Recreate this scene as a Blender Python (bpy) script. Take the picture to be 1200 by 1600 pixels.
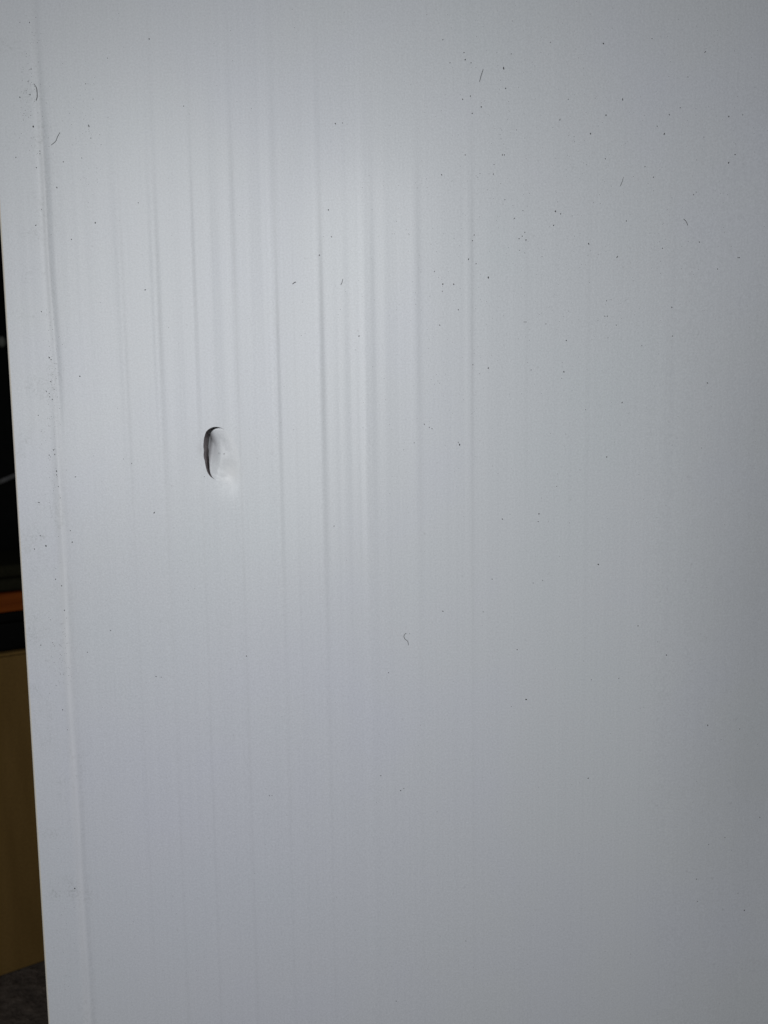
import bpy, bmesh, math, random
import numpy as np
from mathutils import Vector, Matrix

random.seed(7)
rng = np.random.RandomState(11)
S = bpy.context.scene
COL = S.collection
for o in list(bpy.data.objects):
    bpy.data.objects.remove(o)

# ------------------------------------------------------------------ camera
D, H = 0.37, 0.60                      # distance to the panel face, height above the carpet
FPX, CU, CV = 1202.0, 600.0, 800.0     # focal length and centre on the 1200 x 1600 photograph
pitch = math.radians(5.67)
roll = math.asin(0.01323)
fwd = Vector((0, math.cos(pitch), -math.sin(pitch)))
r0, u0 = Vector((1, 0, 0)), Vector((0, math.sin(pitch), math.cos(pitch)))
rgt = r0 * math.cos(roll) - u0 * math.sin(roll)
upv = r0 * math.sin(roll) + u0 * math.cos(roll)
camd = bpy.data.cameras.new('camera')
cam = bpy.data.objects.new('camera', camd)
COL.objects.link(cam)
CAMP = Vector((0, -D, H))
M = Matrix((rgt, upv, -fwd)).transposed().to_4x4()
M.translation = CAMP
cam.matrix_world = M
camd.sensor_fit = 'VERTICAL'
camd.sensor_height = 36.0
camd.sensor_width = 27.0
camd.lens = FPX / 1600 * 36.0
camd.clip_start = 0.01
camd.clip_end = 50
camd.dof.use_dof = True
camd.dof.focus_distance = D
camd.dof.aperture_fstop = 13.0
S.camera = cam

# ------------------------------------------------------------------ light
W = bpy.data.worlds.new('World')
S.world = W
W.use_nodes = True
bg = W.node_tree.nodes['Background']
bg.inputs['Color'].default_value = (0.85, 0.93, 1.0, 1)
bg.inputs['Strength'].default_value = 0.02

def area(name, loc, target, sx, sy, power, color, spread=180):
    l = bpy.data.lights.new(name, 'AREA')
    l.shape = 'RECTANGLE'
    l.size, l.size_y = sx, sy
    l.energy = power
    l.color = color
    l.spread = math.radians(spread)
    o = bpy.data.objects.new(name, l)
    COL.objects.link(o)
    o.location = loc
    d = Vector(target) - Vector(loc)
    o.rotation_euler = d.to_track_quat('-Z', 'Y').to_euler()
    return o
area('window_light', (-0.36, -0.766, H + 0.152), (0.095, -0.30, H - 0.30), 0.278, 0.60, 2.92, (0.98, 0.99, 1.0))
area('sheen_fill_light', (-0.063, -0.392, H + 0.023), (0.024, -0.119, H - 0.288), 0.08, 0.50, 0.71, (0.98, 0.99, 1.0))  # strip lamp added beside the camera for the central sheen

S.view_settings.view_transform = 'Standard'
S.view_settings.look = 'None'
S.view_settings.exposure = 0.0
S.view_settings.gamma = 1.0
S.render.engine = 'CYCLES'

# ------------------------------------------------------------------ geometry of the photograph -> the place
def ray(u, v):
    return fwd + rgt * ((u - CU) / FPX) + upv * ((CV - v) / FPX)
def on_y(u, v, y=0.0):
    """point of the view ray through (u, v) that lies at depth y"""
    d = ray(u, v)
    return CAMP + d * ((y + D) / d.y)
def px(u, v=600):
    return on_y(u, v).x

# ------------------------------------------------------------------ helpers
def tag(o, label=None, cat=None, group=None, kind=None):
    if label: o['label'] = label
    if cat: o['category'] = cat
    if group: o['group'] = group
    if kind: o['kind'] = kind
    return o
def link(name, me, mat=None, parent=None):
    o = bpy.data.objects.new(name, me)
    COL.objects.link(o)
    if mat: me.materials.append(mat)
    if parent: o.parent = parent
    return o
def empty(name, loc, rz=0):
    o = bpy.data.objects.new(name, None)
    COL.objects.link(o)
    o.empty_display_size = 0.02
    o.location = loc
    o.rotation_euler = (0, 0, rz)
    return o
def mesh(name, verts, faces, smooth=False):
    me = bpy.data.meshes.new(name)
    me.from_pydata([tuple(v) for v in verts], [], [tuple(f) for f in faces])
    me.validate()
    if smooth:
        me.shade_smooth()
    me.update()
    return me
def box_mesh(name, x0, x1, y0, y1, z0, z1, bev=0.0, seg=2):
    bm = bmesh.new()
    bmesh.ops.create_cube(bm, size=1)
    for v in bm.verts:
        v.co = Vector(((x0 + x1) / 2 + v.co.x * (x1 - x0), (y0 + y1) / 2 + v.co.y * (y1 - y0),
                       (z0 + z1) / 2 + v.co.z * (z1 - z0)))
    if bev:
        bmesh.ops.bevel(bm, geom=bm.edges[:], offset=bev, segments=seg, affect='EDGES', profile=0.5)
    me = bpy.data.meshes.new(name)
    bm.to_mesh(me)
    bm.free()
    return me
def tube_mesh(name, pts, rad, n=8):
    pts = [Vector(p) for p in pts]
    vs, fs = [], []
    rr = rad if isinstance(rad, (list, tuple)) else [rad] * len(pts)
    for i, p in enumerate(pts):
        t = (pts[min(i + 1, len(pts) - 1)] - pts[max(i - 1, 0)]).normalized()
        a = t.cross(Vector((0, 1, 0.01))).normalized()
        b = t.cross(a)
        for k in range(n):
            an = 2 * math.pi * k / n
            vs.append(p + (a * math.cos(an) + b * math.sin(an)) * rr[i])
    for i in range(len(pts) - 1):
        for k in range(n):
            fs.append((i * n + k, i * n + (k + 1) % n, (i + 1) * n + (k + 1) % n, (i + 1) * n + k))
    fs.append(tuple(range(n))[::-1])
    fs.append(tuple((len(pts) - 1) * n + k for k in range(n)))
    return mesh(name, vs, fs, True)

# ------------------------------------------------------------------ materials
def mat(name):
    m = bpy.data.materials.new(name)
    m.use_nodes = True
    nt = m.node_tree
    b = nt.nodes['Principled BSDF']
    return m, nt, b
def N(nt, t, **kw):
    n = nt.nodes.new(t)
    for k, v in kw.items():
        setattr(n, k, v)
    return n
def noise(nt, vec, scale, detail=3, rough=0.5):
    n = N(nt, 'ShaderNodeTexNoise')
    n.inputs['Scale'].default_value = scale
    n.inputs['Detail'].default_value = detail
    n.inputs['Roughness'].default_value = rough
    nt.links.new(vec, n.inputs['Vector'])
    return n
def ramp(nt, fac, stops):
    r = N(nt, 'ShaderNodeValToRGB')
    el = r.color_ramp.elements
    while len(el) < len(stops):
        el.new(0.5)
    for e, (p, c) in zip(el, stops):
        e.position = p
        e.color = c if len(c) == 4 else (*c, 1)
    nt.links.new(fac, r.inputs['Fac'])
    return r
def mapping(nt, vec, scale):
    m = N(nt, 'ShaderNodeMapping')
    m.inputs['Scale'].default_value = scale
    nt.links.new(vec, m.inputs['Vector'])
    return m.outputs['Vector']
def mixc(nt, fac, a, b, mode='MIX'):
    m = N(nt, 'ShaderNodeMix', data_type='RGBA', blend_type=mode)
    for sock, val in ((m.inputs['Factor'], fac), (m.inputs['A'], a), (m.inputs['B'], b)):
        if isinstance(val, (int, float)):
            sock.default_value = val
        elif isinstance(val, tuple):
            sock.default_value = (*val, 1) if len(val) == 3 else val
        else:
            nt.links.new(val, sock)
    return m.outputs['Result']
def bump(nt, b, height, strength, dist):
    bp = N(nt, 'ShaderNodeBump')
    bp.inputs['Strength'].default_value = strength
    bp.inputs['Distance'].default_value = dist
    nt.links.new(height, bp.inputs['Height'])
    nt.links.new(bp.outputs['Normal'], b.inputs['Normal'])
    return bp

PVC_COL = (0.693, 0.721, 0.754)
def make_pvc(name, base, dirty):
    m, nt, b = mat(name)
    geo = N(nt, 'ShaderNodeNewGeometry').outputs['Position']
    b.inputs['Roughness'].default_value = 0.49
    b.inputs['IOR'].default_value = 1.52
    b.inputs['Specular IOR Level'].default_value = 0.5
    b.inputs['Coat Weight'].default_value = 0.42
    b.inputs['Coat Roughness'].default_value = 0.28
    # soft unevenness of the plastic's own tint
    mott = noise(nt, geo, 7.5, 3, 0.6)
    tint = ramp(nt, mott.outputs['Fac'], [(0.32, tuple(c * k for c, k in zip(base, (0.985, 1.0, 0.995)))),
                                           (0.5, base),
                                           (0.68, tuple(c * k for c, k in zip(base, (0.992, 0.99, 1.02))))])
    col = tint.outputs['Color']
    fine = noise(nt, geo, 1150, 3, 0.75)
    grain = ramp(nt, fine.outputs['Fac'], [(0.3, (0.83, 0.83, 0.83)), (0.7, (1.09, 1.09, 1.09))])
    col = mixc(nt, 0.6, col, grain.outputs['Color'], 'MULTIPLY')
    # long faint draw marks left by the extrusion
    dm = noise(nt, mapping(nt, geo, (700, 700, 3)), 1.0, 3, 0.6)
    draw = ramp(nt, dm.outputs['Fac'], [(0.32, (0.965, 0.965, 0.97)), (0.62, (1.0, 1.0, 1.0))])
    col = mixc(nt, 0.6, col, draw.outputs['Color'], 'MULTIPLY')
    at = N(nt, 'ShaderNodeAttribute', attribute_name='lit_tint')      # light on the fold ridge and dent, painted paler
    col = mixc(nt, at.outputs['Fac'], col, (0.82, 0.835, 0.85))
    if dirty:
        at = N(nt, 'ShaderNodeAttribute', attribute_name='shade_smudge_tint')
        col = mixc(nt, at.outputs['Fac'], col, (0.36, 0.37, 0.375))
        # camera colour cast, painted as a faintly lilac area
        dist = N(nt, 'ShaderNodeVectorMath', operation='DISTANCE')
        nt.links.new(geo, dist.inputs[0])
        dist.inputs[1].default_value = on_y(330, 1340)
        wob = N(nt, 'ShaderNodeMath', operation='MULTIPLY_ADD')
        wn = noise(nt, geo, 14, 4, 0.6)
        nt.links.new(wn.outputs['Fac'], wob.inputs[0])
        wob.inputs[1].default_value = 0.05
        nt.links.new(dist.outputs['Value'], wob.inputs[2])
        lil = N(nt, 'ShaderNodeMapRange', interpolation_type='SMOOTHSTEP')
        lil.inputs['From Min'].default_value = 0.24
        lil.inputs['From Max'].default_value = 0.02
        lil.inputs['To Max'].default_value = 0.55
        nt.links.new(wob.outputs[0], lil.inputs['Value'])
        col = mixc(nt, lil.outputs['Result'], col, (0.985, 0.97, 1.06), 'MULTIPLY')
        sep = N(nt, 'ShaderNodeSeparateXYZ')
        nt.links.new(geo, sep.inputs[0])
        # handling grime beside the edge fold
        band = N(nt, 'ShaderNodeMapRange', interpolation_type='SMOOTHSTEP')
        band.inputs['From Min'].default_value = px(125)
        band.inputs['From Max'].default_value = px(70)
        nt.links.new(sep.outputs['X'], band.inputs['Value'])
        pat = noise(nt, geo, 55, 4, 0.65)
        pr = ramp(nt, pat.outputs['Fac'], [(0.52, (0, 0, 0)), (0.72, (1, 1, 1))])
        sp = noise(nt, geo, 700, 3, 0.75)
        sr = ramp(nt, sp.outputs['Fac'], [(0.48, (0, 0, 0)), (0.62, (1, 1, 1))])
        f1 = N(nt, 'ShaderNodeMath', operation='MULTIPLY')
        nt.links.new(band.outputs['Result'], f1.inputs[0])
        nt.links.new(pr.outputs['Color'], f1.inputs[1])
        f2 = N(nt, 'ShaderNodeMath', operation='MULTIPLY')
        nt.links.new(f1.outputs[0], f2.inputs[0])
        nt.links.new(sr.outputs['Color'], f2.inputs[1])
        f3 = N(nt, 'ShaderNodeMath', operation='MULTIPLY')
        nt.links.new(f2.outputs[0], f3.inputs[0])
        f3.inputs[1].default_value = 0.46
        col = mixc(nt, f3.outputs[0], col, (0.30, 0.32, 0.31))
        # faint freckles of dust all over
        fk = noise(nt, geo, 330, 2, 0.5)
        fr = ramp(nt, fk.outputs['Fac'], [(0.70, (0, 0, 0)), (0.80, (1, 1, 1))])
        f4 = N(nt, 'ShaderNodeMath', operation='MULTIPLY')
        nt.links.new(fr.outputs['Color'], f4.inputs[0])
        f4.inputs[1].default_value = 0.25
        col = mixc(nt, f4.outputs[0], col, (0.34, 0.34, 0.35))
    nt.links.new(col, b.inputs['Base Color'])
    pe = noise(nt, geo, 900, 2, 0.55)
    bump(nt, b, pe.outputs['Fac'], 0.16, 0.0004)
    return m
m_face = make_pvc('white_plastic', PVC_COL, True)
m_core = make_pvc('white_plastic_inside', PVC_COL, False)
m_flap = make_pvc('lit_flap_plastic', (0.72, 0.742, 0.77), False)  # paler base stands in for light falling on the flap
m_rim = make_pvc('shaded_cut_plastic', (0.25, 0.205, 0.205), False)  # dark base puts the cut wall's shade into the colour
m_edge = make_pvc('warm_lit_plastic_edge', (0.74, 0.70, 0.62), False)  # warm light on the rounded edge, put into its colour

m_dirt, nt, b = mat('dark_dirt')
b.inputs['Base Color'].default_value = (0.062, 0.061, 0.065, 1)
b.inputs['Roughness'].default_value = 0.8
m_lint, nt, b = mat('grey_lint')
b.inputs['Base Color'].default_value = (0.15, 0.15, 0.155, 1)
b.inputs['Roughness'].default_value = 0.85

m_card, nt, b = mat('cardboard')
tc = N(nt, 'ShaderNodeTexCoord').outputs['Object']
n1 = noise(nt, mapping(nt, tc, (60, 60, 9)), 1.0, 4)
c1 = ramp(nt, n1.outputs['Fac'], [(0.3, (0.21, 0.124, 0.036)), (0.7, (0.255, 0.153, 0.047))])
n2 = noise(nt, tc, 400, 2)
c2 = ramp(nt, n2.outputs['Fac'], [(0.35, (0.86, 0.86, 0.86)), (0.65, (1, 1, 1))])
nt.links.new(mixc(nt, 1.0, c1.outputs['Color'], c2.outputs['Color'], 'MULTIPLY'), b.inputs['Base Color'])
b.inputs['Roughness'].default_value = 0.85
b.inputs['Specular IOR Level'].default_value = 0.15

m_wood, nt, b = mat('orange_brown_wood')
tc = N(nt, 'ShaderNodeTexCoord').outputs['Object']
n1 = noise(nt, mapping(nt, tc, (6, 60, 160)), 1.0, 5, 0.6)
c1 = ramp(nt, n1.outputs['Fac'], [(0.3, (0.17, 0.035, 0.004)), (0.7, (0.29, 0.070, 0.009))])
nt.links.new(c1.outputs['Color'], b.inputs['Base Color'])
b.inputs['Roughness'].default_value = 0.55
b.inputs['Specular IOR Level'].default_value = 0.1

def plain(name, c, rough, nscale=60, amt=0.25):
    m, nt, b = mat(name)
    b.inputs['Specular IOR Level'].default_value = 0.08
    tc = N(nt, 'ShaderNodeTexCoord').outputs['Object']
    n1 = noise(nt, tc, nscale, 4, 0.6)
    r = ramp(nt, n1.outputs['Fac'], [(0.3, tuple(x * (1 - amt) for x in c)), (0.7, tuple(x * (1 + amt) for x in c))])
    nt.links.new(r.outputs['Color'], b.inputs['Base Color'])
    b.inputs['Roughness'].default_value = rough
    bump(nt, b, n1.outputs['Fac'], 0.2, 0.001)
    return m
m_black = plain('black_plastic', (0.004, 0.004, 0.004), 0.7)
m_cab = plain('black_cabinet_paint', (0.010, 0.011, 0.010), 0.65)
m_olive = plain('dark_olive_cloth', (0.022, 0.021, 0.012), 0.95, 300)
m_cable = plain('grey_rubber', (0.24, 0.24, 0.24), 0.55)
m_knob = plain('pale_metal', (0.26, 0.27, 0.23), 0.4)
m_wall = plain('dark_wall_paint', (0.02, 0.02, 0.02), 0.9)

m_carpet, nt, b = mat('brown_carpet')
tc = N(nt, 'ShaderNodeTexCoord').outputs['Object']
n1 = noise(nt, tc, 70, 5, 0.7)
c1 = ramp(nt, n1.outputs['Fac'], [(0.3, (0.050, 0.040, 0.033)), (0.7, (0.19, 0.155, 0.13))])
nt.links.new(c1.outputs['Color'], b.inputs['Base Color'])
b.inputs['Roughness'].default_value = 1.0
bump(nt, b, n1.outputs['Fac'], 1.0, 0.01)

# ------------------------------------------------------------------ the setting
gr = 60
vs = [(-2.5 + 5 * i / gr, -2.5 + 5 * j / gr, 0.0) for j in range(gr + 1) for i in range(gr + 1)]
fs = [(j * (gr + 1) + i, j * (gr + 1) + i + 1, (j + 1) * (gr + 1) + i + 1, (j + 1) * (gr + 1) + i)
      for j in range(gr) for i in range(gr)]
tag(link('floor', mesh('floor', vs, fs), m_carpet), kind='structure')
tag(link('back_wall', box_mesh('back_wall', -2.5, 2.5, 1.30, 1.36, 0.0, 2.2), m_wall), kind='structure')

# ------------------------------------------------------------------ the panel
XL = on_y(38, 1000).x                      # left edge of the panel
XR, ZT = 0.62, 1.24                        # right edge and top, outside the photograph
TH = 0.012                                 # thickness over all
pxw = D / FPX                              # one photograph pixel on the face, in metres
K_SLOPE = 0.12

def sm(t):
    t = np.clip(t, 0, 1)
    return t * t * (3 - 2 * t)
# relief of the extruded sheet: (position at row 600, width, tilt); a positive tilt leans to the left
DARK = [(140, 8, -.20), (168, 5, -.1), (200, 8, -.45), (254, 9, -.65), (282, 5, -.15), (310, 5, -.75),
        (340, 6, -.2), (372, 8, -.85), (402, 6, -.35), (436, 9, -1.15), (462, 5, -.25), (480, 4, -.15), (505, 10, -1.1),
        (540, 5, -.15), (655, 9, -.50), (698, 5, -.10), (738, 5, -.75), (776, 8, -.08), (822, 6, -.22), (870, 7, -.06), (918, 7, -.22), (1048, 8, -.10)]
LITE = [(191, 7, .2), (244, 7, .3), (296, 8, .35), (303, 5, .3), (330, 10, .2), (361, 9, .3), (392, 8, .3),
        (418, 10, .5), (427, 7, .6), (488, 7, .3), (496, 7, .75), (532, 12, .3), (566, 9, 1.0), (555, 12, .5),
        (643, 8, .15), (729, 6, .35), (1030, 8, .25), (610, 14, -.12), (585, 10, -.45)]
_gx = np.arange(XL - 0.002, 0.75, 0.0001)
_gs = np.zeros_like(_gx)
for c, w, a in DARK + LITE:
    s = w * pxw * 0.36
    _gs += a * np.exp(-((_gx - px(c)) / s) ** 2 / 2)
# fine draw lines
_nz = np.zeros_like(_gx)
for wl, am in ((4, .10), (7, .07), (13, .06), (30, .08)):
    k = np.arange(XL - 0.01, 0.8, wl * pxw)
    _nz += am * np.interp(_gx, k + rng.uniform(-.3, .3, len(k)) * wl * pxw, rng.normal(0, 1, len(k)))
env = np.interp(_gx, [px(90), px(230), px(330), px(560), px(640), px(1100), 0.3], [.3, .8, 1, 1, .45, .25, .3])
_gs += _nz * env
_gs -= np.interp(_gx, [XL, 0.75], [0, 0]) + 0.0
_gs *= K_SLOPE * np.interp(_gx, [px(150), px(350), px(440), px(580), px(660)], [1.9, 1.5, 1.4, 1.3, 1.0])
_gh = np.cumsum(_gs) * 0.0001
_w = np.hanning(221)                       # keep only the lines, no long drift across the sheet
_gh -= np.convolve(np.pad(_gh, 110, 'edge'), _w / _w.sum(), 'valid')

def fold(x, z):
    """the low fold beside the left edge: a groove above, a rounded ridge below"""
    f = px(88)
    wob = 0.0008 * np.sin(z * 23.0) + 0.0005 * np.sin(z * 61 + 1)
    t = sm((on_y(90, 450).z - z) / (on_y(90, 450).z - on_y(100, 980).z))
    d = x - f - wob * 0.6
    groove = -0.00042 * np.exp(-(d / 0.0018) ** 2) * (1 - t) * np.interp(z, [on_y(60, 250).z, on_y(60, 60).z], [1, .35])
    ridge = 0.00085 * np.exp(-((d + 0.0008) / 0.0022) ** 2) * t - 0.00006 * sm(-d / 0.004 + .5) * (1 - t)
    return groove + ridge
HC = on_y(345, 710)
def dent(x, z):
    """the sheet is drawn inwards round the lower right of the punched oval"""
    c = on_y(356, 748)
    e = ((x - c.x) / (19 * pxw)) ** 2 + ((z - c.z) / (22 * pxw)) ** 2
    c2 = on_y(318, 705)
    e2 = ((x - c2.x) / (14 * pxw)) ** 2 + ((z - c2.z) / (30 * pxw)) ** 2
    u_ = (on_y(373, 735).x - x) / pxw
    v_ = (on_y(373, 736).z - z) / pxw
    crease = -0.0006 * np.clip(u_ / 26, 0, 1) * np.exp(-(u_ / 40) ** 2) * np.exp(-(v_ / 19) ** 2) * sm((v_ + 32) / 26)
    return -0.00075 * np.exp(-e) - 0.00026 * np.exp(-e2) + crease
_bs = np.interp(_gx, [px(1000), px(1200), px(1240), px(1310)], [0, .21, .19, 0])  # slope added to darken the right side like a soft shadow
_bh = np.cumsum(_bs) * 0.0001
def shade_bow(x, z):
    """added bend that darkens the right like a soft shadow, at the height of the hole and below"""
    return -np.interp(x, _gx, _bh) * np.interp(z, [on_y(1100, v).z for v in (1900, 1500, 1250, 950, 700, 380, 100)], [.15, .42, .9, 1, .75, .12, 0])
def strength(z):
    zz = [on_y(400, v).z for v in (1700, 1200, 950, 780, 620, 400, 260, 120, -100)]
    return np.interp(z, zz, [.22, .28, .34, .6, 1.0, .95, .40, .14, .08])
def dent_glow(x, z):  # reach of the painted glow at the dent's lower right
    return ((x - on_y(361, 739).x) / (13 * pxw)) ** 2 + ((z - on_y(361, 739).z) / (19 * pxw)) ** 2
def hgt(x, z):
    x = np.asarray(x, float)
    z = np.asarray(z, float)
    return np.interp(x, _gx, _gh) * strength(z) + fold(x, z) + dent(x, z) + shade_bow(x, z) + 0.00025 * np.sin(x * 9 + z * 5) * 0.5

# outline of the punched oval, traced on the face
OUT = [(335, 666.7), (327.5, 669.6), (322, 674), (319.6, 681.7), (318, 691.7), (318.6, 704), (320, 720.8), (321.7, 730),
       (324, 738.3), (328.3, 744.5), (333.3, 748), (340, 750.8), (350, 752.5), (362, 750), (371, 741), (374.5, 728),
       (373.5, 712), (369.5, 697), (363, 684), (355, 674.5), (346, 668.5)]
_o = np.array([[on_y(*p).x - HC.x, on_y(*p).z - HC.z] for p in OUT])
_an = np.arctan2(_o[:, 1], _o[:, 0])
_rd = np.hypot(_o[:, 0], _o[:, 1])
_q = np.argsort(_an)
_an, _rd = _an[_q], _rd[_q]
_ae = np.concatenate([_an[-3:] - 2 * math.pi, _an, _an[:3] + 2 * math.pi])
_re = np.concatenate([_rd[-3:], _rd, _rd[:3]])
_fa = np.linspace(-math.pi * 1.2, math.pi * 1.2, 1400)
_fr = np.interp(_fa, _ae, _re)
_kk = np.exp(-(np.arange(-30, 31) / 14.0) ** 2)
_fr = np.convolve(np.pad(_fr, 30, 'edge'), _kk / _kk.sum(), 'valid')
def oval_r(a):
    return np.interp(a, _fa, _fr)

panel = empty('plastic_panel', (0, 0, 0))
tag(panel, 'large white plastic panel with faint vertical lines and one punched oval dent', 'panel')

def axis(parts):
    out = []
    for a, b_, s in parts:
        n = max(1, int(round((b_ - a) / s)))
        out += list(np.linspace(a, b_, n, endpoint=False))
    out.append(parts[-1][1])
    return np.array(out)
RB = 0.0012                                # radius of the rounded edge
pa, pb = on_y(300, 710).x, on_y(398, 710).x
za, zb = on_y(345, 806).z, on_y(345, 640).z
X = axis([(XL + RB, pa, 0.0004), (pa, pb, 0.0004), (pb, 0.225, 0.0004), (0.225, XR, 0.004)])
Z = axis([(0.004, 0.27, 0.03), (0.27, za, 0.004), (za, zb, 0.0008), (zb, 0.83, 0.004), (0.83, ZT, 0.03)])
nx, nz = len(X), len(Z)
ia, ib = int(np.argmin(abs(X - pa))), int(np.argmin(abs(X - pb)))
ja, jb = int(np.argmin(abs(Z - za))), int(np.argmin(abs(Z - zb)))
GX, GZ = np.meshgrid(X, Z)
GY = -hgt(GX, GZ)
V = np.stack([GX, GY, GZ], -1).reshape(-1, 3).tolist()
F = []
for j in range(nz - 1):
    inz = ja <= j < jb
    for i in range(nx - 1):
        if inz and ia <= i < ib:
            continue
        a = j * nx + i
        F.append((a, a + 1, a + nx + 1, a + nx))
loop = [ja * nx + i for i in range(ia, ib)] + [j * nx + ib for j in range(ja, jb)] + \
       [jb * nx + i for i in range(ib, ia, -1)] + [j * nx + ia for j in range(jb, ja, -1)]
lp = np.array([V[k] for k in loop])
la = np.arctan2(lp[:, 2] - HC.z, lp[:, 0] - HC.x)
lr = np.hypot(lp[:, 2] - HC.z, lp[:, 0] - HC.x)
lo = oval_r(la)
RINGS = 28
prev = loop
rim_top = None
for r in range(1, RINGS + 1):
    t = (r / RINGS) ** 0.8
    rad = lr + (lo - lr) * t
    xx = HC.x + rad * np.cos(la)
    zz = HC.z + rad * np.sin(la)
    yy = -hgt(xx, zz)
    base = len(V)
    V += np.stack([xx, yy, zz], -1).tolist()
    cur = list(range(base, base + len(loop)))
    for k in range(len(loop)):
        k2 = (k + 1) % len(loop)
        F.append((prev[k], prev[k2], cur[k2], cur[k]))
    prev = cur
    rim_top = (xx, yy, zz)
fm = mesh('face_sheet', V, F, True)
# shade of the rib lines and the fold, painted darker, with a dirt smudge
_va = np.array(V)
_vx, _vz = _va[:, 0], _va[:, 2]
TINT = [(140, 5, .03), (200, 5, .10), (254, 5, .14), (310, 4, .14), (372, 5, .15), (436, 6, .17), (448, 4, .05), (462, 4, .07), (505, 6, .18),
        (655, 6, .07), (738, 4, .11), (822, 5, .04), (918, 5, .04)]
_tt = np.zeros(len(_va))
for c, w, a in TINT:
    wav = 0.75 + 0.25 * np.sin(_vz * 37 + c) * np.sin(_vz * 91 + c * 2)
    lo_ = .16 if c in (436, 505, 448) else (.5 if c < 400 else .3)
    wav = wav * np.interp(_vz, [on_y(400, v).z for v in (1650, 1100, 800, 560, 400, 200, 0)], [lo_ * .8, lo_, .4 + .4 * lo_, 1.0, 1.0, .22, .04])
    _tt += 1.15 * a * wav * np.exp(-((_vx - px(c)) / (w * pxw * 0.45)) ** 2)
_tt *= 1.0
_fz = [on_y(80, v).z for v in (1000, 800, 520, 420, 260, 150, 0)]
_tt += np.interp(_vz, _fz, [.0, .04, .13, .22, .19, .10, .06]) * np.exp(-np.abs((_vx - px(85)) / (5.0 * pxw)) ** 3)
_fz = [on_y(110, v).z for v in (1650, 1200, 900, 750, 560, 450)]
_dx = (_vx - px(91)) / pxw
_tt += np.interp(_vz, _fz, [.03, .05, .09, .11, .06, 0]) * np.where(_dx < 0, np.exp(-(_dx / 2.5) ** 2), np.exp(-(_dx / 10) ** 2))  # shaded right side of the fold's ridge, painted darker
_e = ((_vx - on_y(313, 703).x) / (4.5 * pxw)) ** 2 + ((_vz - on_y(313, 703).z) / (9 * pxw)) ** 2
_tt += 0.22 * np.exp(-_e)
_sx = (_vx - px(82.5)) / pxw
_lit = np.interp(_vz, [on_y(110, v).z for v in (1650, 1250, 900, 800, 640)], [.40, .5, .6, .45, 0]) * np.exp(-np.abs(_sx / 7.0) ** 2.5)  # light along the fold's ridge, painted paler
_lit *= 0.8 + 0.2 * np.sin(_vz * 140) * np.sin(_vz * 53)
_e = dent_glow(_vx, _vz)
_lit += 0.80 * np.exp(-_e)                   # glow at the dent's lower right, painted paler
fa = fm.attributes.new('lit_tint', 'FLOAT', 'POINT')
fa.data.foreach_set('value', _lit.astype(np.float32))
fa = fm.attributes.new('shade_smudge_tint', 'FLOAT', 'POINT')
fa.data.foreach_set('value', _tt.astype(np.float32))
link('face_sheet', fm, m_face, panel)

# the pushed-in flap and the cut wall round it
DEEP = 0.0098
xh = on_y(374, 715).x
xlft = on_y(318, 700).x
zbot, ztop = on_y(345, 753).z, on_y(345, 667).z
_r2 = rng.normal(0, 1, (64, 64))
def rough2(x, z):
    out = 0
    for cell, am in ((0.0042, 1.0), (0.0019, .45)):
        a, b_ = (np.asarray(x) + 1) / cell, (np.asarray(z) + 1) / cell
        i, j = np.floor(a).astype(int), np.floor(b_).astype(int)
        f, g = sm(a - i), sm(b_ - j)
        q = lambda m, k: _r2[m % 64, k % 64]
        out = out + am * ((q(i, j) * (1 - f) + q(i + 1, j) * f) * (1 - g) + (q(i, j + 1) * (1 - f) + q(i + 1, j + 1) * f) * g)
    return out
def floor_d(x, z):
    t = np.clip((xh - x) / (xh - xlft), 0, 1)
    q = np.clip((z - zbot) / (ztop - zbot), 0, 1)
    e = 0.18 + 0.82 * sm(q * 1.25)
    g = 0.09 * t + 0.35 * t ** 2.4 + 0.56 * sm((t - .52) / .48)
    lump = 0.00008 * rough2(x, z) * np.clip(t * 2, 0, 1)
    return DEEP * g * e + lump
fv, ff = [], []
NR = 26
n = len(loop)
for r in range(NR + 1):
    rr = (1 - r / NR) if r < NR else 0.0
    gap = 1 - 0.13 * sm((-np.cos(la + 0.22) - 0.05) / 0.6)      # the torn side stands clear of the rim
    xx = HC.x + lo * gap * rr * np.cos(la)
    zz = HC.z + lo * gap * rr * np.sin(la)
    d = floor_d(xx, zz)
    # close to the hinge the flap runs back into the sheet
    ang = np.degrees(np.arctan2(zz - HC.z, xx - HC.x))
    edge = np.abs(rr)
    hinge = np.maximum(sm((np.cos(np.radians(ang - 42)) + 0.0) / 0.5) * sm((edge - 0.30) / 0.70),
                       sm((np.cos(np.radians(ang + 32)) - 0.0) / 0.4) * sm((edge - 0.84) / 0.16))
    d = d * (1 - hinge)
    if r == NR:
        c = len(fv)
        fv.append((HC.x, float(-hgt(HC.x, HC.z) + floor_d(np.array([HC.x]), np.array([HC.z]))[0]), HC.z))
        for k in range(n):
            ff.append(((r - 1) * n + k, (r - 1) * n + (k + 1) % n, c))
    else:
        fv += np.stack([xx, -hgt(xx, zz) + d, zz], -1).tolist()
        if r:
            for k in range(n):
                ff.append(((r - 1) * n + k, (r - 1) * n + (k + 1) % n, r * n + (k + 1) % n, r * n + k))
_sk = len(fv)                              # thickness of the torn edge
_h2 = sm((-np.cos(la + 0.22) - 0.02) / 0.25)
fv += [(fv[k][0] - 0.0003 * _h2[k], fv[k][1] + 0.0016 * _h2[k], fv[k][2]) for k in range(n)]
for k in range(n):
    if _h2[k] > 0 and _h2[(k + 1) % n] > 0:
        ff.append((_sk + k, _sk + (k + 1) % n, (k + 1) % n, k))
flm = mesh('pushed_in_flap', fv, ff, True)
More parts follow.
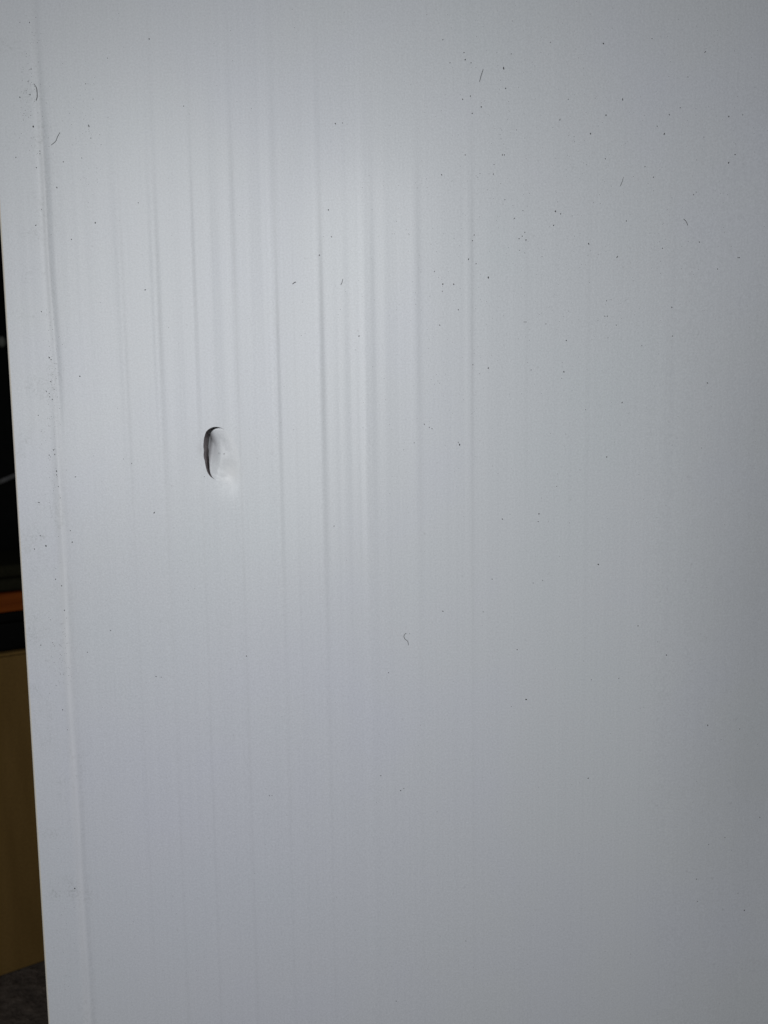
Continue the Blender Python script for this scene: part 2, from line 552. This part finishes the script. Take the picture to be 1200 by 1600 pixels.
_fa = np.array(fv)
fa = flm.attributes.new('lit_tint', 'FLOAT', 'POINT')
fa.data.foreach_set('value', (0.80 * np.exp(-dent_glow(_fa[:, 0], _fa[:, 2]))).astype(np.float32))
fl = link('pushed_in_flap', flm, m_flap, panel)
fl['label'] = 'oval flap of the sheet pushed inwards, deepest at its left'
wv, wf = [], []
STEPS = 5
outer = np.array(fv[:n])
hollow = sm((-np.cos(la + 0.22) - 0.02) / 0.25)      # where the cut goes right into the hollow core
for s in range(STEPS + 1):
    t = s / STEPS
    lip = 0.00022 * (1 - (1 - t) ** 3) * 0
    xx, yy, zz = rim_top
    wv += np.stack([xx, yy + (outer[:, 1] * (1 - hollow) + 0.0108 * hollow - yy) * t, zz], -1).tolist()
for s in range(STEPS):
    for k in range(n):
        k2 = (k + 1) % n
        wf.append((s * n + k, s * n + k2, (s + 1) * n + k2, (s + 1) * n + k))
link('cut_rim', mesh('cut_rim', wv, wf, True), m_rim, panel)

# rounded left edge, turned back to the rear sheet
ev, ef = [], []
zs = Z
prof = []
for k in range(9):
    a = math.pi / 2 * k / 8
    prof.append((XL + RB - RB * math.sin(a), RB - RB * math.cos(a)))
prof.append((XL, TH - 0.0008))
for z in zs:
    y0 = -float(hgt(XL + RB, z))
    for k, (x_, y_) in enumerate(prof):
        f = max(0, 1 - k / 8)
        ev.append((x_, y_ + y0 * f, z))
m_ = len(prof)
for j in range(len(zs) - 1):
    for k in range(m_ - 1):
        ef.append((j * m_ + k + 1, j * m_ + k, (j + 1) * m_ + k, (j + 1) * m_ + k + 1))
link('edge_return', mesh('edge_return', ev, ef, True), m_edge, panel)
link('back_sheet', box_mesh('back_sheet', XL, XR, TH - 0.0007, TH + 0.0006, 0.004, ZT, 0), m_core, panel)
rib_me = box_mesh('rib', -0.0004, 0.0004, 0.0009, TH - 0.0010, 0.006, ZT - 0.002, 0)
rib_me.materials.append(m_core)
hole_lo, hole_hi = on_y(312, 710).x, on_y(380, 710).x
for c in (140, 200, 254, 310, 436, 505, 572, 655, 738, 822, 918, 1030, 1140, 1250, 1360, 1470, 1580, 1690, 1800, 1910, 2020, 2130, 2240, 2350, 2460, 2560):
    x_ = px(c)
    if hole_lo < x_ < hole_hi or px(1000) < x_ < px(1400) or x_ > XR - 0.005:
        continue
    o = bpy.data.objects.new('rib', rib_me)
    COL.objects.link(o)
    o.parent = panel
    o.location = (x_, 0, 0)

# ------------------------------------------------------------------ specks and lint lying on the face
SPK = """31,35,1 46,35,1.3 233,61,1.6 48.5,108,1.3 44,127,1.1 31,152,1.4 47,148,1.6 52,198,2 62,236,1.2 57,262,1.4 62,240,1 99,253,1.5
168,91,.9 142,216,1.1 158,226,1 89,293,1.5 65,327,1.2 149,348,1.5 216,317,1.2 287,166,1 134,131,1 112,374,1.3 128,247,1
692,62,1.1 725,82,1.3 727,93,1.4 736,98,1.3 703,98,1 799,84,1.1 790,138,1.5 735,150,1.2 723,155,1.3 752,167,1.8 860,66,.9 943,68,1.8
888,155,1.1 923,209,1.7 947,180,1.6 1027,197,1.2 1038,209,1.7 784,203,.9 807,203,1.1 785,242,1.3 788,242,1.2 727,242,1.4 690,273,1.5
772,257,1.1 771,272,1.5 750,271,1 868,330,1.8 876,334,1.2 817,329,1.1 804,341,1.4 789,312,1.2 865,352,1.3 979,345,1.5 820,363,1.3
811,373,1.4 816,369,1.3 822,375,1.7 812,391,1.2 920,381,1.7 964,402,1.4 741,367,1.1 738,376,1.3 732,405,1.6 744,412,1.3 763,434,2
692,444,1.7 709,444,1.7 679,424,1.1 716,484,1.4 691,455,1 687,508,1.3 739,570,1.3 763,575,1.7 663,663,1.2 718,695,2 716,691,1 647,692,1.1
671,668,1.2 675,670,1 948,714,1.6 1050,480,1.5 1051,525,1.5 1107,598,1.4 949,494,1.3 945,494,1.1 885,532,1.3 819,503,1.1 822,503,1.2
853,506,1.2 881,581,1.6 878,591,1 972,629,1.5 830,578,1.1 965,401,1.3 948,470,1.2 1154,402,1.2 1122,420,1.3 963,508,1.1 950,528,1
842,803,1.9 841,815,1.3 785,811,1.3 935,882,2 769,905,1.2 848,907,1.2 692,955,1.5 808,1015,1.5 997,978,1.4 1042,1024,1.5 822,1093,1.9
607,1051,1.4 1109,1136,1.9 919,1216,1.4 626,1235,1.5 1163,1145,1.2 924,1062,1.1 967,1060,1.2 755,956,1.1 833,911,1.1 595,1212,1.2 799,1104,1
1139,182,1.8 1046,179,1.3 1063,168,1.2 1161,179,1.2 1139,254,1.6 1149,241,1.3 1084,304,1.3 1021,277,1.3 1093,378,1.2 1035,388,1.2 946,248,1.2
1090,1376,1.5 1168,1429,1.7 1110,1323,1.2 1197,1287,1.4 1137,1314,1.1 1091,1411,1.2 728,1470,1.4 619,1564,1.3 631,1232,1 1158,1402,1
65,487,1.2 77,559,1.8 80,562,1.4 125,588,1.6 79,596,1.1 73,612,1.2 77,615,1.2 78,620,1.2 82,624,1.2 60,649,1.3 84,703,1.5 86,710,1.4
77,711,1.2 79,714,1 89,736,2 89,742,1.3 118,745,1.3 63,837,1.5 72,853,1.8 54,858,1.4 87,905,1.6 97,915,1.6 102,953,1.4 113,847,1.4 64,1008,1.3
98,1109,1.3 106,1140,1.2 117,1388,1.9 110,829,1.2 173,985,1.3 137,1019,1.3 385,1025,1.5 244,1057,1.4 252,1058,1.2 92,760,1.2 95,778,1
421,1243,1.2 425,1243,1 513,328,1.5 518,370,1.2 499,399,1.4 561,525,1.5 319,745,1 522,822,1.4 524,193,1.5 535,192,1 342,708,1 350,709,1
206,724,1.1 193,717,1 640,990,.8 1075,120,1 1088,300,1 1019,60,1 1100,214,1 1008,260,1.1 1003,540,1 915,640,1 870,760,1 1098,700,1"""
bm = bmesh.new()
def speck(u, v, r, el=1.0, an=0.0):
    p = on_y(u, v)
    rad = r * pxw * 0.62
    y = -float(hgt(p.x, p.z))
    k = 7
    ring = []
    ca, sa = math.cos(an), math.sin(an)
    for i in range(k):
        a = 2 * math.pi * i / k
        q = rad * random.uniform(0.7, 1.2)
        ex, ez = q * math.cos(a), q * math.sin(a) * el
        ring.append(bm.verts.new((p.x + ex * ca - ez * sa, y - 0.00001, p.z + ex * sa + ez * ca)))
    top = bm.verts.new((p.x, y - rad * 0.5, p.z))
    for i in range(k):
        bm.faces.new((ring[i], ring[(i + 1) % k], top))
for tok in SPK.split():
    u, v, r = map(float, tok.split(','))
    speck(u, v, r, random.uniform(1.0, 1.5), random.uniform(-.6, .6))
for (u, v, r, el, an) in [(787, 106, 1.6, 2.2, .15), (973, 155, 1.4, 2.3, .1), (1102, 81, 1.2, 2.4, -.8), (139, 197, 1.4, 2.6, .3),
                          (738, 177, 1.1, 2.3, -1.0), (227, 453, 1.2, 2.2, -1.3), (149, 348, 1.1, 2, -.6), (241, 801, 1.3, 2.2, -.5), (61, 785, 1.1, 3, 1.4), (875, 187, 1.0, 3, -.2),
                          (56, 352, 1.0, 2.6, -1.2), (1156, 402, 1, 2.2, -1), (25, 246, 1.1, 2.2, 0)]:
    speck(u, v, r, el, an)
fr = np.random.RandomState(5)
def scatter(cnt, u0_, v0_, su, sv, lo_, hi_):
    for _ in range(cnt):
        u, v = fr.normal(u0_, su), fr.normal(v0_, sv)
        if u < 30 + max(0, v - 395) * 0.061 or u > 1215 or v < -20 or v > 1620:
            continue
        speck(u, v, fr.uniform(lo_, hi_))
scatter(420, 830, 330, 140, 220, .38, .78)
scatter(200, 1000, 260, 130, 200, .38, .75)
scatter(130, 700, 500, 70, 160, .38, .7)
scatter(110, 50, 150, 16, 55, .4, .85)
scatter(60, 130, 200, 14, 60, .35, .7)
scatter(130, 82, 640, 8, 90, .4, .85)
scatter(70, 95, 1030, 10, 28, .4, .85)
scatter(110, 90, 1480, 10, 55, .4, .75)
for _ in range(420):
    u, v = fr.uniform(120, 1200), fr.uniform(0, 1600)
    speck(u, v, fr.uniform(.35, .7))
me = bpy.data.meshes.new('dirt_specks')
bm.to_mesh(me)
bm.free()
tag(link('dirt_specks', me, m_dirt), 'fine dark dirt specks scattered over the white panel', 'dirt', kind='stuff')

def fibre(label, pts, r=0.6, name='lint_fibre'):
    w = []
    c = [Vector(p) for p in pts]
    nn = 14
    for i in range(nn + 1):
        t = i / nn * (len(c) - 1)
        k = min(int(t), len(c) - 2)
        f = t - k
        p0, p1, p2, p3 = c[max(k - 1, 0)], c[k], c[k + 1], c[min(k + 2, len(c) - 1)]
        q = 0.5 * ((2 * p1) + (p2 - p0) * f + (2 * p0 - 5 * p1 + 4 * p2 - p3) * f * f + (3 * p1 - p0 - 3 * p2 + p3) * f ** 3)
        w.append(q)
    base = on_y(*w[nn // 2])
    out = []
    for q in w:
        p = on_y(q.x, q.y)
        out.append((p.x - base.x, -float(hgt(p.x, p.z)) - r * pxw * 0.8, p.z - base.z))
    rad = [r * pxw * 0.56 * (0.5 + 0.5 * math.sin(math.pi * (0.12 + 0.76 * i / nn))) for i in range(nn + 1)]
    o = link(name, tube_mesh(name, out, rad, 6), m_lint)
    o.location = (base.x, 0, base.z)
    tag(o, label, 'lint', 'lint fibres stuck to the white panel')
fibre('straight thin dark hair slanting near the top, right of the middle of the white panel', [(755, 108), (752, 117), (749, 128)], .75)
fibre('grey hooked lint fibre like a question mark, alone on the lower middle of the panel', [(634.5, 989), (631, 993), (632.5, 998), (637, 1002), (638, 1008)], .75)
fibre('dark bowed lint fibre beside the fold at the top left edge of the panel', [(53, 131), (57, 138), (58, 150), (56.5, 157)], .8)
fibre('long wavy pale grey hair just right of the fold, near the top left', [(94, 207), (90, 214), (87, 221), (80, 227)], .6)
fibre('tiny dark dash of lint between two vertical lines, above and right of the oval dent', [(457, 444), (460, 441.5), (462.5, 440.5)], .9)
fibre('short slanting lint hair on the brightest streak of the panel', [(535.5, 436), (534.5, 441), (532.5, 445)], .65)
fibre('small dark curved lint fibre near the right border of the panel', [(1068, 342), (1072, 346), (1074.5, 352)], .85)
fibre('short faint slanting lint thread in the upper right among many specks', [(974, 277), (972, 284), (969, 291)], .55)

# ------------------------------------------------------------------ what shows past the left edge of the panel
YB = 0.47
q0 = on_y(0, 1527, YB)
# foot of the box where the view ray meets the carpet
def on_floor(u, v):
    d = ray(u, v)
    return CAMP + d * (-CAMP.z / d.z)
f0, f1 = on_floor(0, 1527), on_floor(66, 1504)
dirx = (f1 - f0)
dirx.z = 0
ang = math.atan2(dirx.y, dirx.x)
dirx.normalize()
back = Vector((-dirx.y, dirx.x, 0))
# height of the box from its upper edge
nrm = back
def on_face(u, v, off=0.0):
    d = ray(u, v)
    p0 = f0 + back * off
    return CAMP + d * ((p0 - CAMP).dot(nrm) / d.dot(nrm))
hb = on_face(8, 1021).z - 0.0042
BL, BWd = 0.50, 0.34
org = f0 - dirx * 0.30
cb = empty('cardboard_box', org, ang)
tag(cb, 'brown cardboard box standing on the carpet behind the panel edge', 'box')
T = 0.004
link('side_panel', box_mesh('side_panel', 0, BL, 0, T, 0.001, hb, 0.0012), m_card, cb)
link('side_panel', box_mesh('side_panel', 0, BL, BWd - T, BWd, 0.001, hb, 0.0012), m_card, cb)
link('end_panel', box_mesh('end_panel', 0, T, T + .0005, BWd - T - .0005, 0.001, hb, 0.0012), m_card, cb)
link('end_panel', box_mesh('end_panel', BL - T, BL, T + .0005, BWd - T - .0005, 0.001, hb, 0.0012), m_card, cb)
link('top_flap', box_mesh('top_flap', 0.001, BL - 0.001, 0.0005, BWd / 2 - 0.001, hb + 0.0005, hb + 0.004, 0.001), m_card, cb)
link('top_flap', box_mesh('top_flap', 0.001, BL - 0.001, BWd / 2 + 0.001, BWd - 0.0005, hb + 0.0005, hb + 0.004, 0.001), m_card, cb)
ztopb = hb + 0.0042

def stack_box(name, label, cat, z0, z1, m, ins, bev, ext=0.0):
    o = empty(name, org + dirx * 0.0 + back * ins + Vector((0, 0, z0)), ang)
    tag(o, label, cat)
    return o
z1 = on_face(10, 957, 0.004).z
cr = stack_box('black_crate', 'black plastic crate lying on top of the cardboard box', 'crate', ztopb, z1, m_black, 0.006, 0.004)
link('body', box_mesh('body', 0.02, BL - 0.02, 0, 0.26, 0, z1 - ztopb - 0.012, 0.004), m_black, cr)
link('lid', box_mesh('lid', 0.015, BL - 0.015, -0.004, 0.264, z1 - ztopb - 0.0115, z1 - ztopb, 0.003), m_black, cr)
z2 = on_face(10, 927, 0.002).z
wb = link('wooden_board', box_mesh('wooden_board', 0.0, BL + 0.05, 0, 0.14, 0, z2 - z1 - 0.0004, 0.002), m_wood)
wb.location = org + back * 0.002 + Vector((0, 0, z1 + 0.0002))
wb.rotation_euler = (0, 0, ang)
tag(wb, 'orange brown wooden board lying on the black crate', 'board')
z3 = on_face(10, 884, 0.005).z
oc = empty('folded_cloth', org + back * 0.005 + Vector((0, 0, z2)), ang)
tag(oc, 'dark olive folded cloth on the wooden board', 'cloth')
hl = (z3 - z2) / 2
for k in range(2):
    link('fold', box_mesh('fold', 0.03 + .004 * k, BL - 0.05, 0.002 * k, 0.13, hl * k + 0.0003, hl * (k + 1), min(hl * .42, .008), 3), m_olive, oc)

YC = 0.92
cbn = empty('black_cabinet', (0, YC, 0))
tag(cbn, 'tall black cabinet in the dark behind the panel with one pale knob', 'cabinet')
link('carcass', box_mesh('carcass', -1.35, 0.2, 0.022, 0.36, 0.0, 1.6, 0.003), m_cab, cbn)
link('door', box_mesh('door', -1.345, -0.62, 0, 0.0205, 0.05, 1.59, 0.003), m_cab, cbn)
link('door', box_mesh('door', -0.615, 0.195, 0, 0.0205, 0.05, 1.59, 0.003), m_cab, cbn)
kp = on_y(3.5, 534, YC - 0.02)
bm = bmesh.new()
bmesh.ops.create_uvsphere(bm, u_segments=20, v_segments=12, radius=0.0072)
bmesh.ops.scale(bm, vec=(0.8, 0.75, 1.25), verts=bm.verts)
bmesh.ops.create_cone(bm, cap_ends=True, segments=14, radius1=0.003, radius2=0.004, depth=0.02,
                      matrix=Matrix.Translation((0, 0.010, 0)) @ Matrix.Rotation(math.pi / 2, 4, 'X'))
me = bpy.data.meshes.new('knob')
bm.to_mesh(me)
bm.free()
me.shade_smooth()
kn = link('knob', me, m_knob, cbn)
kn.location = kp - Vector((0, YC, 0))
a_, b2 = on_y(-60, 776, YC - 0.012), on_y(90, 712, YC - 0.012)
pts = []
for i in range(13):
    t = i / 12
    p = a_ + (b2 - a_) * (t * 1.6 - 0.3)
    p.z -= 0.012 * math.sin(math.pi * t) - 0.010
    p.y = YC - 0.0045
    pts.append(p)
base = pts[0].copy()
cb_ = link('grey_cable', tube_mesh('grey_cable', [p - base for p in pts], 0.0042, 10), m_cable)
cb_.location = base
tag(cb_, 'dark grey cable slanting across the black cabinet door', 'cable')
